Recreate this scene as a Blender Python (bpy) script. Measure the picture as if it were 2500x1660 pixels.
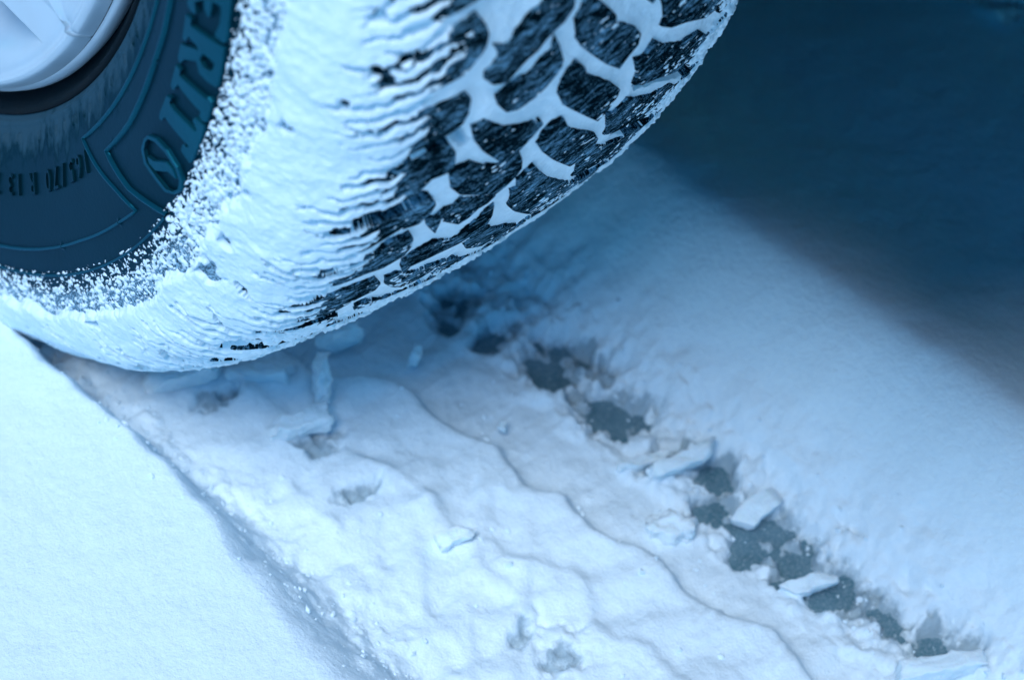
import bpy, bmesh, math, random
import numpy as np
from mathutils import Vector, Matrix
random.seed(7)
RNG = np.random.default_rng(11)
for o in list(bpy.data.objects):
    bpy.data.objects.remove(o)
scene = bpy.context.scene
COL = scene.collection

# ------------------------------------------------------------------ camera
cam_d = bpy.data.cameras.new('camera')
cam = bpy.data.objects.new('camera', cam_d)
COL.objects.link(cam)
CAM_POS = Vector((-0.30411, -0.52044, 0.49039))
CAM_FWD = Vector((0.54574517, 0.4721979, -0.69223648))
CAM_RIGHT = Vector((0.72384355, -0.68184194, 0.10555611))
CAM_UP = Vector((0.42215249, 0.55867765, 0.71390935))
m = Matrix.Identity(4)
for i in range(3):
    m[i][0] = CAM_RIGHT[i]; m[i][1] = CAM_UP[i]; m[i][2] = -CAM_FWD[i]; m[i][3] = CAM_POS[i]
cam.matrix_world = m
cam_d.sensor_width = 36.0
cam_d.lens = 36.0 * 4537.4 / 2500.0
cam_d.clip_start = 0.02
cam_d.clip_end = 1000.0
cam_d.dof.use_dof = True
cam_d.dof.focus_distance = 0.54
cam_d.dof.aperture_fstop = 11.0
scene.camera = cam

# ------------------------------------------------------------------ sky, sun, exposure
SUN_AZ, SUN_EL = math.radians(250.0), math.radians(60.0)     # clockwise from +Y: from the left, a little behind the camera
world = bpy.data.worlds.new('World')
scene.world = world
world.use_nodes = True
wn = world.node_tree.nodes; wl = world.node_tree.links
wn.clear()
sky = wn.new('ShaderNodeTexSky')
sky.sky_type = 'NISHITA'
sky.sun_disc = False
sky.sun_elevation = SUN_EL
sky.sun_rotation = SUN_AZ
sky.altitude = 0.0
sky.air_density = 1.0
sky.dust_density = 0.0
sky.ozone_density = 3.0
bg = wn.new('ShaderNodeBackground')
bg.inputs['Strength'].default_value = 0.060
wo = wn.new('ShaderNodeOutputWorld')
tint = wn.new('ShaderNodeMixRGB'); tint.blend_type = 'MULTIPLY'      # white balance set for lamplight: daylight comes out blue
tint.inputs[0].default_value = 1.0
tint.inputs[2].default_value = (.08, .72, 1.0, 1)
wl.new(sky.outputs[0], tint.inputs[1])
wl.new(tint.outputs[0], bg.inputs['Color'])
wl.new(bg.outputs[0], wo.inputs['Surface'])

sun_d = bpy.data.lights.new('sun', 'SUN')
sun_d.energy = 1.5
sun_d.angle = math.radians(28.0)
sun_d.color = (0.81, 0.885, 0.97)
sun = bpy.data.objects.new('sun', sun_d)
COL.objects.link(sun)
to_sun = Vector((math.sin(SUN_AZ) * math.cos(SUN_EL), math.cos(SUN_AZ) * math.cos(SUN_EL), math.sin(SUN_EL)))
sun.rotation_euler = to_sun.to_track_quat('Z', 'Y').to_euler()
sun.location = to_sun * 5

scene.view_settings.view_transform = 'Standard'
scene.view_settings.look = 'None'
scene.view_settings.gamma = 1.0
scene.view_settings.exposure = 1.08
scene.cycles.use_denoising = True
scene.cycles.max_bounces = 8
scene.cycles.diffuse_bounces = 5
scene.cycles.use_adaptive_sampling = True
scene.cycles.adaptive_threshold = .02

# ------------------------------------------------------------------ helpers
def tag(o, label=None, cat=None, group=None, kind=None):
    if label: o['label'] = label
    if cat: o['category'] = cat
    if group: o['group'] = group
    if kind: o['kind'] = kind
    return o

def empty(name, loc=(0, 0, 0)):
    o = bpy.data.objects.new(name, None)
    o.empty_display_size = 0.05
    COL.objects.link(o); o.location = loc
    return o

def link(name, me, material=None, parent=None):
    o = bpy.data.objects.new(name, me)
    COL.objects.link(o)
    if material is not None: me.materials.append(material)
    if parent is not None: o.parent = parent
    return o

def mesh_np(name, V, quads, smooth=True):
    me = bpy.data.meshes.new(name)
    V = np.ascontiguousarray(V.reshape(-1, 3), dtype=np.float32)
    quads = np.ascontiguousarray(quads, dtype=np.int32)
    used = np.zeros(len(V), bool); used[quads.ravel()] = True
    if not used.all():
        remap = np.cumsum(used) - 1
        V = V[used]; quads = remap[quads].astype(np.int32)
    k = quads.shape[1]
    me.vertices.add(len(V)); me.vertices.foreach_set('co', V.ravel())
    me.loops.add(quads.size); me.loops.foreach_set('vertex_index', quads.ravel())
    me.polygons.add(len(quads))
    me.polygons.foreach_set('loop_start', np.arange(0, quads.size, k, dtype=np.int32))
    me.polygons.foreach_set('loop_total', np.full(len(quads), k, dtype=np.int32))
    me.polygons.foreach_set('use_smooth', np.full(len(quads), smooth))
    me.update(calc_edges=True)
    me.validate()
    return me

def grid_quads(n, mm, wrap=False):
    i = np.arange(n if wrap else n - 1)[:, None]; j = np.arange(mm - 1)[None, :]
    a = i * mm + j; b = ((i + 1) % n) * mm + j
    return np.stack([a, b, b + 1, a + 1], -1).reshape(-1, 4)

_T = RNG.random((512, 512)).astype(np.float32) * 2 - 1
def vnoise(x, y, seed=0):
    x = np.asarray(x, np.float32) + seed * 37.17; y = np.asarray(y, np.float32) + seed * 91.73
    xi = np.floor(x).astype(np.int64); yi = np.floor(y).astype(np.int64)
    fx = x - xi; fy = y - yi
    fx = fx * fx * fx * (fx * (fx * 6 - 15) + 10); fy = fy * fy * fy * (fy * (fy * 6 - 15) + 10)
    x0 = xi & 511; x1 = (xi + 1) & 511; y0 = yi & 511; y1 = (yi + 1) & 511
    return (_T[x0, y0] * (1 - fx) * (1 - fy) + _T[x1, y0] * fx * (1 - fy)
            + _T[x0, y1] * (1 - fx) * fy + _T[x1, y1] * fx * fy)
def fbm(x, y, octv=4, seed=0, gain=0.5):
    s = 0; a = 1.0; t = 0
    for k in range(octv):
        # turn every octave so that the lattice never shows
        c, sn = math.cos(0.6 + k * 1.3), math.sin(0.6 + k * 1.3)
        f = 2.03 ** k
        s = s + a * vnoise((x * c - y * sn) * f, (x * sn + y * c) * f, seed + k * 3); t += a; a *= gain
    return s / t * 1.6
def sstep(a, b, v):
    t = np.clip((v - a) / (b - a), 0, 1)
    return t * t * (3 - 2 * t)
def inside(poly, X, Y):
    r = np.zeros(X.shape, bool); n = len(poly); j = n - 1
    for i in range(n):
        xi, yi = poly[i]; xj, yj = poly[j]
        if yi != yj:
            r ^= ((yi > Y) != (yj > Y)) & (X < (xj - xi) * (Y - yi) / (yj - yi) + xi)
        j = i
    return r
def pl_dist(pts, X, Y, side=False):
    """distance to a polyline; with side=True the sign is + on the left of its run"""
    best = np.full(X.shape, 1e9, np.float32); sg = np.ones(X.shape, np.float32)
    for (x0, y0), (x1, y1) in zip(pts[:-1], pts[1:]):
        dx, dy = x1 - x0, y1 - y0; L = dx * dx + dy * dy + 1e-12
        t = np.clip(((X - x0) * dx + (Y - y0) * dy) / L, 0, 1)
        d = np.hypot(X - x0 - t * dx, Y - y0 - t * dy)
        m_ = d < best
        best = np.where(m_, d, best)
        if side:
            sg = np.where(m_, np.sign(dx * (Y - y0) - dy * (X - x0)), sg)
    return best * sg if side else best
def blur(a, r, it=3):
    if r < 1: return a
    for _ in range(it):
        for ax in (0, 1):
            p = np.pad(a, [(r + 1, r) if k == ax else (0, 0) for k in (0, 1)], mode='edge')
            cs = np.cumsum(p, axis=ax, dtype=np.float64)
            n = a.shape[ax]
            if ax == 0: a = (cs[2 * r + 1:2 * r + 1 + n] - cs[:n]) / (2 * r + 1)
            else: a = (cs[:, 2 * r + 1:2 * r + 1 + n] - cs[:, :n]) / (2 * r + 1)
    return a

# ------------------------------------------------------------------ materials
def new_mat(name):
    mt = bpy.data.materials.new(name); mt.use_nodes = True
    nt = mt.node_tree; nt.nodes.clear()
    out = nt.nodes.new('ShaderNodeOutputMaterial')
    b = nt.nodes.new('ShaderNodeBsdfPrincipled')
    nt.links.new(b.outputs[0], out.inputs['Surface'])
    return mt, nt, b
def N(nt, typ, **kw):
    n = nt.nodes.new(typ)
    for k, v in kw.items(): setattr(n, k, v)
    return n
def noise_node(nt, scale, detail=4, rough=0.55, coord=None, dist=0.0):
    n = N(nt, 'ShaderNodeTexNoise')
    n.inputs['Scale'].default_value = scale; n.inputs['Detail'].default_value = detail
    n.inputs['Roughness'].default_value = rough; n.inputs['Distortion'].default_value = dist
    if coord is not None: nt.links.new(coord, n.inputs['Vector'])
    return n
def ramp(nt, src, stops):
    r = N(nt, 'ShaderNodeValToRGB')
    e = r.color_ramp.elements
    e[0].position, e[0].color = stops[0]; e[1].position, e[1].color = stops[1]
    for p_, c_ in stops[2:]:
        k = e.new(p_); k.color = c_
    nt.links.new(src, r.inputs[0]); return r
def bump(nt, b, src, strength, dist, prev=None):
    bp = N(nt, 'ShaderNodeBump')
    bp.inputs['Strength'].default_value = strength; bp.inputs['Distance'].default_value = dist
    nt.links.new(src, bp.inputs['Height'])
    if prev is not None: nt.links.new(prev.outputs[0], bp.inputs['Normal'])
    nt.links.new(bp.outputs[0], b.inputs['Normal'])
    return bp
def g4(v, g=None, bb=None): return (v, v if g is None else g, v if bb is None else bb, 1)

def snow_mat(name, base, grain=1.0, sss=0.0, scale=.003):
    mt, nt, b = new_mat(name)
    tc = N(nt, 'ShaderNodeTexCoord')
    n1 = noise_node(nt, 420, 3, .6, tc.outputs['Object'])
    r = ramp(nt, n1.outputs[0], [(0.3, (base[0] * .93, base[1] * .95, base[2] * .97, 1)), (0.62, (*base, 1))])
    nt.links.new(r.outputs[0], b.inputs['Base Color'])
    n2 = noise_node(nt, 900, 3, .65, tc.outputs['Object'])
    n3 = noise_node(nt, 230, 3, .6, tc.outputs['Object'])
    b1 = bump(nt, b, n3.outputs[0], .5 * grain, .0014)
    bump(nt, b, n2.outputs[0], .55 * grain, .0007, b1)
    b.inputs['Roughness'].default_value = .62
    b.inputs['Specular IOR Level'].default_value = .25
    if sss:
        b.inputs['Subsurface Weight'].default_value = sss
        b.inputs['Subsurface Radius'].default_value = (.6, .85, 1.0)
        b.inputs['Subsurface Scale'].default_value = scale
    return mt
SNOW = snow_mat('snow', (.76, .885, .955), .95, 0)
SNOW_TYRE = snow_mat('snow_on_tyre', (.76, .885, .955), .7, 0)
SNOW_CHUNK = snow_mat('packed_snow', (.76, .885, .955), .9, .4, .003)

def rubber_mat(name, base, stain):
    mt, nt, b = new_mat(name)
    tc = N(nt, 'ShaderNodeTexCoord')
    n1 = noise_node(nt, 38, 6, .65, tc.outputs['Object'])
    n2 = noise_node(nt, 700, 3, .6, tc.outputs['Object'])
    b.inputs['Roughness'].default_value = .55
    b.inputs['Specular IOR Level'].default_value = .05
    b.inputs['Metallic'].default_value = .55 if stain else .0
    r0 = ramp(nt, n1.outputs[0], [(.3, (base * .08, base * 1.35, base * 2.0, 1)), (.75, (base * .14, base * 1.8, base * 2.6, 1))])
    b.inputs['Specular Tint'].default_value = (.25, .68, 1.0, 1)
    col = r0.outputs[0]
    if stain:
        # dried road salt in a ring just outside the bead, dragged outwards in streaks
        sep = N(nt, 'ShaderNodeSeparateXYZ'); nt.links.new(tc.outputs['Object'], sep.inputs[0])
        def mth(op, a, b_=None, c_=None):
            q = N(nt, 'ShaderNodeMath', operation=op)
            for k, v in enumerate((a, b_, c_)):
                if v is None: continue
                if isinstance(v, (int, float)): q.inputs[k].default_value = v
                else: nt.links.new(v, q.inputs[k])
            return q.outputs[0]
        zz = mth('SUBTRACT', sep.outputs[2], .278)
        rr = mth('SQRT', mth('ADD', mth('MULTIPLY', sep.outputs[1], sep.outputs[1]), mth('MULTIPLY', zz, zz)))
        ang = mth('ARCTAN2', sep.outputs[1], zz)
        cv = N(nt, 'ShaderNodeCombineXYZ')
        nt.links.new(mth('MULTIPLY', ang, 26.0), cv.inputs[0]); nt.links.new(mth('MULTIPLY', rr, 45.0), cv.inputs[1])
        ns = noise_node(nt, 1.0, 6, .68, cv.outputs[0], .35)
        nd = noise_node(nt, 260, 5, .72, tc.outputs['Object'])
        fall = N(nt, 'ShaderNodeMapRange'); fall.interpolation_type = 'SMOOTHSTEP'
        nt.links.new(rr, fall.inputs[0])
        fall.inputs[1].default_value = .186; fall.inputs[2].default_value = .212
        fall.inputs[3].default_value = .30; fall.inputs[4].default_value = -.30
        cover = mth('ADD', mth('ADD', ns.outputs[0], mth('MULTIPLY', nd.outputs[0], .45)), fall.outputs[0])
        cr = ramp(nt, cover, [(.80, g4(0)), (1.15, g4(.42))])
        mix = N(nt, 'ShaderNodeMixRGB'); mix.inputs[2].default_value = (.08, .17, .24, 1)
        nt.links.new(cr.outputs[0], mix.inputs[0]); nt.links.new(col, mix.inputs[1])
        col = mix.outputs[0]
        rm = ramp(nt, cover, [(.70, g4(.46)), (1.0, g4(.85))]); nt.links.new(rm.outputs[0], b.inputs['Roughness'])
    if stain:
        # powder-fine rime next to the caked snow
        nf = noise_node(nt, 1300, 4, .75, tc.outputs['Object'])
        band = N(nt, 'ShaderNodeMapRange'); band.interpolation_type = 'SMOOTHSTEP'
        nt.links.new(rr, band.inputs[0])
        band.inputs[1].default_value = .233; band.inputs[2].default_value = .243; band.inputs[3].default_value = -.30; band.inputs[4].default_value = .08
        fm = ramp(nt, mth('SUBTRACT', mth('ADD', nf.outputs[0], band.outputs[0]), mth('GREATER_THAN', rr, .262)), [(.50, g4(0)), (.66, g4(.85))])
        mf = N(nt, 'ShaderNodeMixRGB'); mf.inputs[2].default_value = (.42, .64, .80, 1)
        nt.links.new(fm.outputs[0], mf.inputs[0]); nt.links.new(col, mf.inputs[1]); col = mf.outputs[0]
        met = mth('MULTIPLY', mth('SUBTRACT', 1.0, fm.outputs[0]), .55); nt.links.new(met, b.inputs['Metallic'])
    nt.links.new(col, b.inputs['Base Color'])
    bump(nt, b, n2.outputs[0], .18, .0003)
    return mt
RUBBER = rubber_mat('tyre_rubber', .015, True)
TREAD = rubber_mat('tread_rubber', .005, False)

LETTER = rubber_mat('letter_sheen_rubber', .044, False)  # sidewall rubber again; sheen of its smoother face put into a paler colour
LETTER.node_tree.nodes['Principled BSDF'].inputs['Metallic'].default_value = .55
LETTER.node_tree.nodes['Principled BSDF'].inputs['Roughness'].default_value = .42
def sipe_rime():
    # hoar frost caught along the sipes that cross each block
    nt = TREAD.node_tree; b = nt.nodes['Principled BSDF']
    def mth(op, a, b_=None):
        q = N(nt, 'ShaderNodeMath', operation=op)
        for k, v in enumerate((a, b_)):
            if v is None: continue
            if isinstance(v, (int, float)): q.inputs[k].default_value = v
            else: nt.links.new(v, q.inputs[k])
        return q.outputs[0]
    tc = N(nt, 'ShaderNodeTexCoord')
    sep = N(nt, 'ShaderNodeSeparateXYZ'); nt.links.new(tc.outputs['Object'], sep.inputs[0])
    zz = mth('SUBTRACT', sep.outputs[2], .278)
    yy = mth('MULTIPLY', mth('ARCTAN2', sep.outputs[1], zz), .281)
    tri = mth('PINGPONG', sep.outputs[0], .0036)
    yz = mth('ADD', mth('ADD', yy, mth('MULTIPLY', sep.outputs[0], -.48)), mth('MULTIPLY', tri, .45))
    cv = N(nt, 'ShaderNodeCombineXYZ')
    nt.links.new(mth('MULTIPLY', sep.outputs[0], 190.0), cv.inputs[0]); nt.links.new(mth('MULTIPLY', yz, 640.0), cv.inputs[1])
    s1 = noise_node(nt, 1.0, 4, .6, cv.outputs[0], .2)
    s2 = noise_node(nt, 1500, 3, .7, tc.outputs['Object'])
    s3 = noise_node(nt, 75, 3, .5, tc.outputs['Object'])
    tot = mth('ADD', mth('ADD', mth('MULTIPLY', s1.outputs[0], .62), mth('MULTIPLY', s2.outputs[0], .42)), mth('MULTIPLY', s3.outputs[0], .30))
    m_ = ramp(nt, tot, [(.66, g4(0)), (.85, g4(.85))])
    src = b.inputs['Base Color'].links[0].from_socket
    mx = N(nt, 'ShaderNodeMixRGB'); mx.inputs[2].default_value = (.27, .56, .78, 1)
    nt.links.new(m_.outputs[0], mx.inputs[0]); nt.links.new(src, mx.inputs[1]); nt.links.new(mx.outputs[0], b.inputs['Base Color'])
    bump(nt, b, tot, .8, .0012)
sipe_rime()
TREAD.node_tree.nodes['Principled BSDF'].inputs['Specular IOR Level'].default_value = 0.0

def plain(name, col, rough, metal=0.0, scale=60, var=.15, bs=.1):
    mt, nt, b = new_mat(name)
    tc = N(nt, 'ShaderNodeTexCoord')
    n1 = noise_node(nt, scale, 5, .6, tc.outputs['Object'])
    r = ramp(nt, n1.outputs[0], [(.3, (*[c * (1 - var) for c in col], 1)), (.7, (*[min(1, c * (1 + var)) for c in col], 1))])
    nt.links.new(r.outputs[0], b.inputs['Base Color'])
    rr_ = ramp(nt, n1.outputs[0], [(.3, g4(max(0, rough - .08))), (.7, g4(min(1, rough + .08)))])
    nt.links.new(rr_.outputs[0], b.inputs['Roughness'])
    b.inputs['Metallic'].default_value = metal
    n2 = noise_node(nt, scale * 9, 3, .6, tc.outputs['Object'])
    bump(nt, b, n2.outputs[0], bs, .0004)
    return mt
HUB = plain('hubcap_paint', (.50, .62, .72), .36, .35, 40, .05, .04)
HUB_DARK = plain('hubcap_pocket_paint', (.10, .105, .11), .5, .2, 40, .1, .05)
STEEL = plain('black_steel', (.003, .009, .014), .55, 0.0)
STEEL.node_tree.nodes['Principled BSDF'].inputs['Specular IOR Level'].default_value = .02
PAINT = plain('car_paint', (.03, .055, .09), .22, .0, 30, .05, .02)
PLASTIC = plain('black_plastic', (.02, .021, .022), .6)
UNDER = plain('underseal', (.02, .02, .02), .8)
GLASS = plain('car_glass', (.012, .014, .016), .06, 0, 10, .05, .0)
RED = plain('lamp_red', (.35, .02, .015), .15, 0, 30, .05, .0)
CHROME = plain('exhaust_steel', (.35, .34, .33), .35, .9)

def road_mat():
    mt, nt, b = new_mat('wet_asphalt')
    tc = N(nt, 'ShaderNodeTexCoord')
    n1 = noise_node(nt, 60, 5, .6, tc.outputs['Object'])
    n2 = noise_node(nt, 1000, 5, .75, tc.outputs['Object'])
    v = N(nt, 'ShaderNodeTexVoronoi'); v.inputs['Scale'].default_value = 170
    nt.links.new(tc.outputs['Object'], v.inputs['Vector'])
    r = ramp(nt, n1.outputs[0], [(.3, (.050, .150, .200, 1)), (.7, (.13, .25, .31, 1))])
    sp = ramp(nt, n2.outputs[0], [(.50, g4(0)), (.72, g4(.65))])
    mix = N(nt, 'ShaderNodeMixRGB'); mix.inputs[2].default_value = (.72, .74, .77, 1)
    nt.links.new(sp.outputs[0], mix.inputs[0]); nt.links.new(r.outputs[0], mix.inputs[1])
    nt.links.new(mix.outputs[0], b.inputs['Base Color'])
    b.inputs['Roughness'].default_value = .33
    bp = bump(nt, b, v.outputs['Distance'], .35, .0015)
    bump(nt, b, n2.outputs[0], .4, .0006, bp)
    return mt
ROAD = road_mat()

# ------------------------------------------------------------------ measured layout (mm and degrees; degrees run from the contact patch up the rear of the tyre)
BLOCKS={
 'A-1':[(-70.3,85.89),(-66.4,85.85),(-62.2,86.07),(-53.5,85.37),(-50.5,85.63),(-49.3,86.51),(-60.5,87.07),(-68.3,86.62)],
 'A0':[(-51.5,84.92),(-47.7,83.92),(-46.4,83.37),(-46.3,82.67),(-47.1,82.21),(-49.6,81.42),(-51.3,81.01),(-54.4,80.78),(-57.2,80.58),(-60.3,80.33),(-63.5,79.96),(-68.1,80.03),(-73.8,80.82),(-74.1,81.93),(-70.8,81.99),(-66.8,82.82),(-62.7,83.31),(-59.1,83.90),(-55.7,84.58)],
 'A1':[(-48.9,79.70),(-46.6,79.12),(-45.9,78.03),(-46.7,77.34),(-49.5,76.86),(-52.8,76.61),(-56.2,76.32),(-60.9,75.91),(-67.1,76.60),(-71.0,77.16),(-71.4,77.86),(-68.5,77.82),(-65.9,78.44),(-60.7,78.96),(-55.4,79.49)],
 'A2':[(-48.9,75.99),(-45.3,74.95),(-43.6,73.65),(-45.8,73.28),(-49.9,73.20),(-52.2,72.15),(-59.0,71.55),(-64.4,70.98),(-68.9,70.52),(-73.3,71.28),(-69.5,73.33),(-66.9,73.93),(-62.9,74.67),(-59.2,75.19),(-54.4,75.53)],
 'A3':[(-46.1,71.00),(-43.7,70.27),(-43.9,69.47),(-46.2,68.61),(-52.7,68.60),(-56.3,67.92),(-60.1,67.17),(-65.2,66.89),(-67.8,66.35),(-72.6,67.50),(-74.0,68.84),(-70.9,68.52),(-66.4,69.23),(-62.1,69.87),(-57.2,70.23),(-51.6,70.48)],
 'A4':[(-47.0,67.59),(-44.3,66.72),(-43.1,65.77),(-43.2,64.71),(-46.6,64.14),(-48.3,63.85),(-54.7,63.68),(-60.5,63.02),(-66.5,62.38),(-72.6,62.19),(-73.4,64.19),(-70.1,64.25),(-67.1,64.70),(-61.7,65.75),(-57.0,66.33),(-52.8,67.42)],
 'A5':[(-74.9,59.16),(-71.3,59.20),(-67.5,59.89),(-65.0,60.87),(-60.5,61.62),(-55.0,62.48),(-48.6,62.54),(-43.0,60.78),(-42.6,59.82),(-47.0,59.26),(-50.6,58.23),(-53.0,57.50),(-59.5,57.00),(-65.9,56.12),(-67.9,54.62),(-74.6,55.13)],
 'B0':[(-34.6,83.93),(-31.6,84.29),(-31.1,84.74),(-21.4,84.01),(-20.6,83.10),(-22.5,82.38),(-24.7,82.03),(-27.1,81.62),(-29.2,80.97),(-32.0,80.59),(-34.9,79.92),(-36.6,79.39),(-41.0,79.59),(-44.0,80.19),(-44.5,80.71),(-42.9,81.04),(-41.7,81.42),(-42.2,81.85),(-44.3,82.49),(-40.7,82.23),(-38.9,82.41),(-38.2,83.00),(-36.6,83.36)],
 'B1':[(-24.4,81.51),(-21.8,80.74),(-18.5,79.50),(-18.2,78.94),(-19.1,78.53),(-21.4,77.81),(-24.0,77.29),(-26.6,77.03),(-29.4,76.79),(-33.1,76.95),(-37.0,77.85),(-38.0,78.28),(-38.4,78.56),(-36.6,78.80),(-34.6,79.13),(-32.4,79.36),(-29.8,79.44),(-27.3,80.26),(-24.5,80.66)],
 'B2':[(-40.1,77.08),(-31.1,75.66),(-25.7,75.22),(-18.1,74.91),(-16.1,74.40),(-17.4,73.85),(-20.8,72.69),(-24.0,72.46),(-27.3,72.37),(-35.3,74.02),(-40.9,75.54),(-43.5,76.85)],
 'B3':[(-21.0,72.65),(-17.2,71.40),(-15.2,70.36),(-15.6,69.66),(-17.6,68.89),(-20.5,68.41),(-31.1,69.68),(-36.4,70.32),(-40.9,71.39),(-44.5,73.13),(-43.3,73.47),(-38.2,73.48),(-32.3,72.60),(-27.0,72.20)],
 'B4':[(-19.8,68.24),(-21.2,67.63),(-24.0,67.43),(-25.8,66.62),(-28.8,66.30),(-38.3,67.94),(-37.1,66.42),(-42.1,67.81),(-44.2,68.71),(-40.5,68.78),(-38.8,69.22),(-36.1,69.26),(-35.2,69.92),(-31.0,69.60),(-24.4,68.77)],
 'B5':[(-17.5,67.02),(-13.9,65.29),(-12.4,63.94),(-13.3,63.30),(-16.6,62.75),(-19.8,62.48),(-27.2,62.39),(-36.1,62.10),(-36.2,61.02),(-40.6,62.77),(-42.4,63.87),(-40.8,64.52),(-37.5,64.92),(-34.7,65.23),(-26.8,64.32),(-24.6,64.47),(-22.0,65.48),(-20.1,66.09),(-19.7,66.66)],
 'C-1':[(-5.5,82.40),(-3.7,83.33),(4.9,82.61),(5.8,81.35),(5.2,81.01),(2.8,81.02),(-1.2,81.58)],
 'C0':[(-17.5,83.42),(-11.3,82.71),(-5.9,81.65),(-3.4,81.13),(-2.8,80.67),(2.0,80.07),(7.2,79.32),(10.7,78.54),(11.5,77.65),(9.2,77.07),(7.4,76.23),(0.5,77.27),(-6.7,78.58),(-12.4,79.67),(-16.0,80.58),(-19.0,82.11),(-17.8,82.77)],
 'C1':[(-12.4,78.74),(-8.5,77.94),(-6.9,77.34),(-0.2,76.32),(7.2,75.11),(13.2,73.91),(13.6,73.24),(12.7,72.28),(10.4,71.47),(3.6,72.68),(-4.7,74.16),(-11.0,75.31),(-15.3,76.60),(-15.5,77.45),(-14.9,78.27)],
 'C2':[(-8.4,74.05),(-3.7,72.70),(2.8,71.64),(13.5,69.91),(17.7,68.82),(19.3,67.46),(16.9,66.89),(11.9,66.72),(-0.2,69.07),(-9.2,71.03),(-14.3,72.40),(-14.5,73.48),(-12.8,74.11)],
 'C3':[(-9.7,69.92),(-4.0,68.47),(2.9,66.90),(12.3,65.04),(21.1,63.41),(25.7,61.84),(25.2,61.05),(23.9,59.77),(22.9,58.66),(15.8,59.89),(-2.0,63.65),(-8.1,65.21),(-10.0,66.31),(-13.1,67.68),(-11.2,67.85),(-13.6,68.90),(-12.1,69.34)],
 'C4':[(-9.0,64.87),(-1.2,62.25),(7.8,60.23),(30.0,55.28),(29.9,54.96),(28.1,53.66),(22.0,53.64),(15.3,53.55),(-4.2,58.66),(-11.5,61.46),(-11.3,62.39),(-8.5,63.12),(-8.3,64.06)],
 'C5':[(-9.6,59.85),(-2.3,57.43),(11.1,53.67),(5.0,53.55),(-9.6,56.15),(-22.3,58.69),(-24.5,60.48),(-18.5,60.44),(-14.4,60.38)],
 'D0':[(11.1,81.02),(44.7,77.63),(44.0,76.50),(39.3,76.39),(26.2,77.56),(18.1,78.41),(13.3,79.49),(13.2,80.18)],
 'D1':[(19.8,77.02),(24.9,76.29),(34.7,75.30),(42.9,75.17),(52.2,73.58),(53.3,72.13),(47.7,71.90),(42.6,71.73),(31.5,72.64),(24.5,72.98),(19.6,73.56),(19.1,74.23),(14.1,76.17),(17.5,76.18)],
 'D2':[(19.8,72.90),(35.3,71.38),(47.9,70.63),(58.7,68.88),(55.1,68.67),(55.1,67.04),(54.4,65.61),(36.6,67.48),(26.8,68.53),(22.0,69.34),(17.7,71.65),(22.0,71.88)],
 'D3':[(28.3,67.15),(44.5,65.12),(55.0,65.10),(55.1,65.78),(55.0,63.68),(54.9,61.49),(55.0,58.74),(27.4,64.20),(21.3,66.07),(29.1,66.36)],
 'D4':[(27.9,62.55),(54.9,57.70),(54.9,58.90),(55.0,58.52),(51.8,57.45),(40.4,57.49),(33.8,57.45),(30.0,56.05),(30.1,56.17),(31.7,57.17)],
}
VOIDS=[
 [(-60.4,75.23),(-58.3,75.86),(-54.3,76.22),(-50.3,76.57),(-48.8,76.05),(-53.5,75.61),(-57.7,75.36),(-61.4,74.84)],
 [(-49.7,76.77),(-46.0,76.86),(-42.2,75.67),(-41.5,74.94),(-44.1,75.17),(-47.1,75.90)],
 [(-74.1,68.89),(-71.1,68.77),(-67.7,69.89),(-66.0,70.86),(-60.6,71.48),(-56.0,71.99),(-51.0,72.04),(-47.5,71.60),(-45.0,70.74),(-43.6,69.93),(-48.7,70.61),(-53.7,70.43),(-57.2,70.23),(-62.1,69.87),(-65.9,69.42),(-68.6,68.75),(-71.7,68.64)],
 [(20.0,73.40),(32.0,72.46),(45.8,71.62),(52.3,71.02),(59.6,68.82),(42.0,71.03),(27.7,72.15),(23.4,72.47)],
 [(24.6,68.59),(38.5,66.89),(54.4,65.61),(55.1,65.89),(55.0,64.48),(42.7,65.29),(28.6,67.37)],
 [(24.6,63.71),(34.8,62.00),(54.9,57.58),(54.0,57.16),(48.5,57.11),(34.2,60.66)],
 [(-51.4,84.87),(-48.7,84.08),(-50.4,83.90),(-55.3,83.99),(-58.4,83.92),(-56.3,84.39),(-52.5,84.67)],
]
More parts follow.
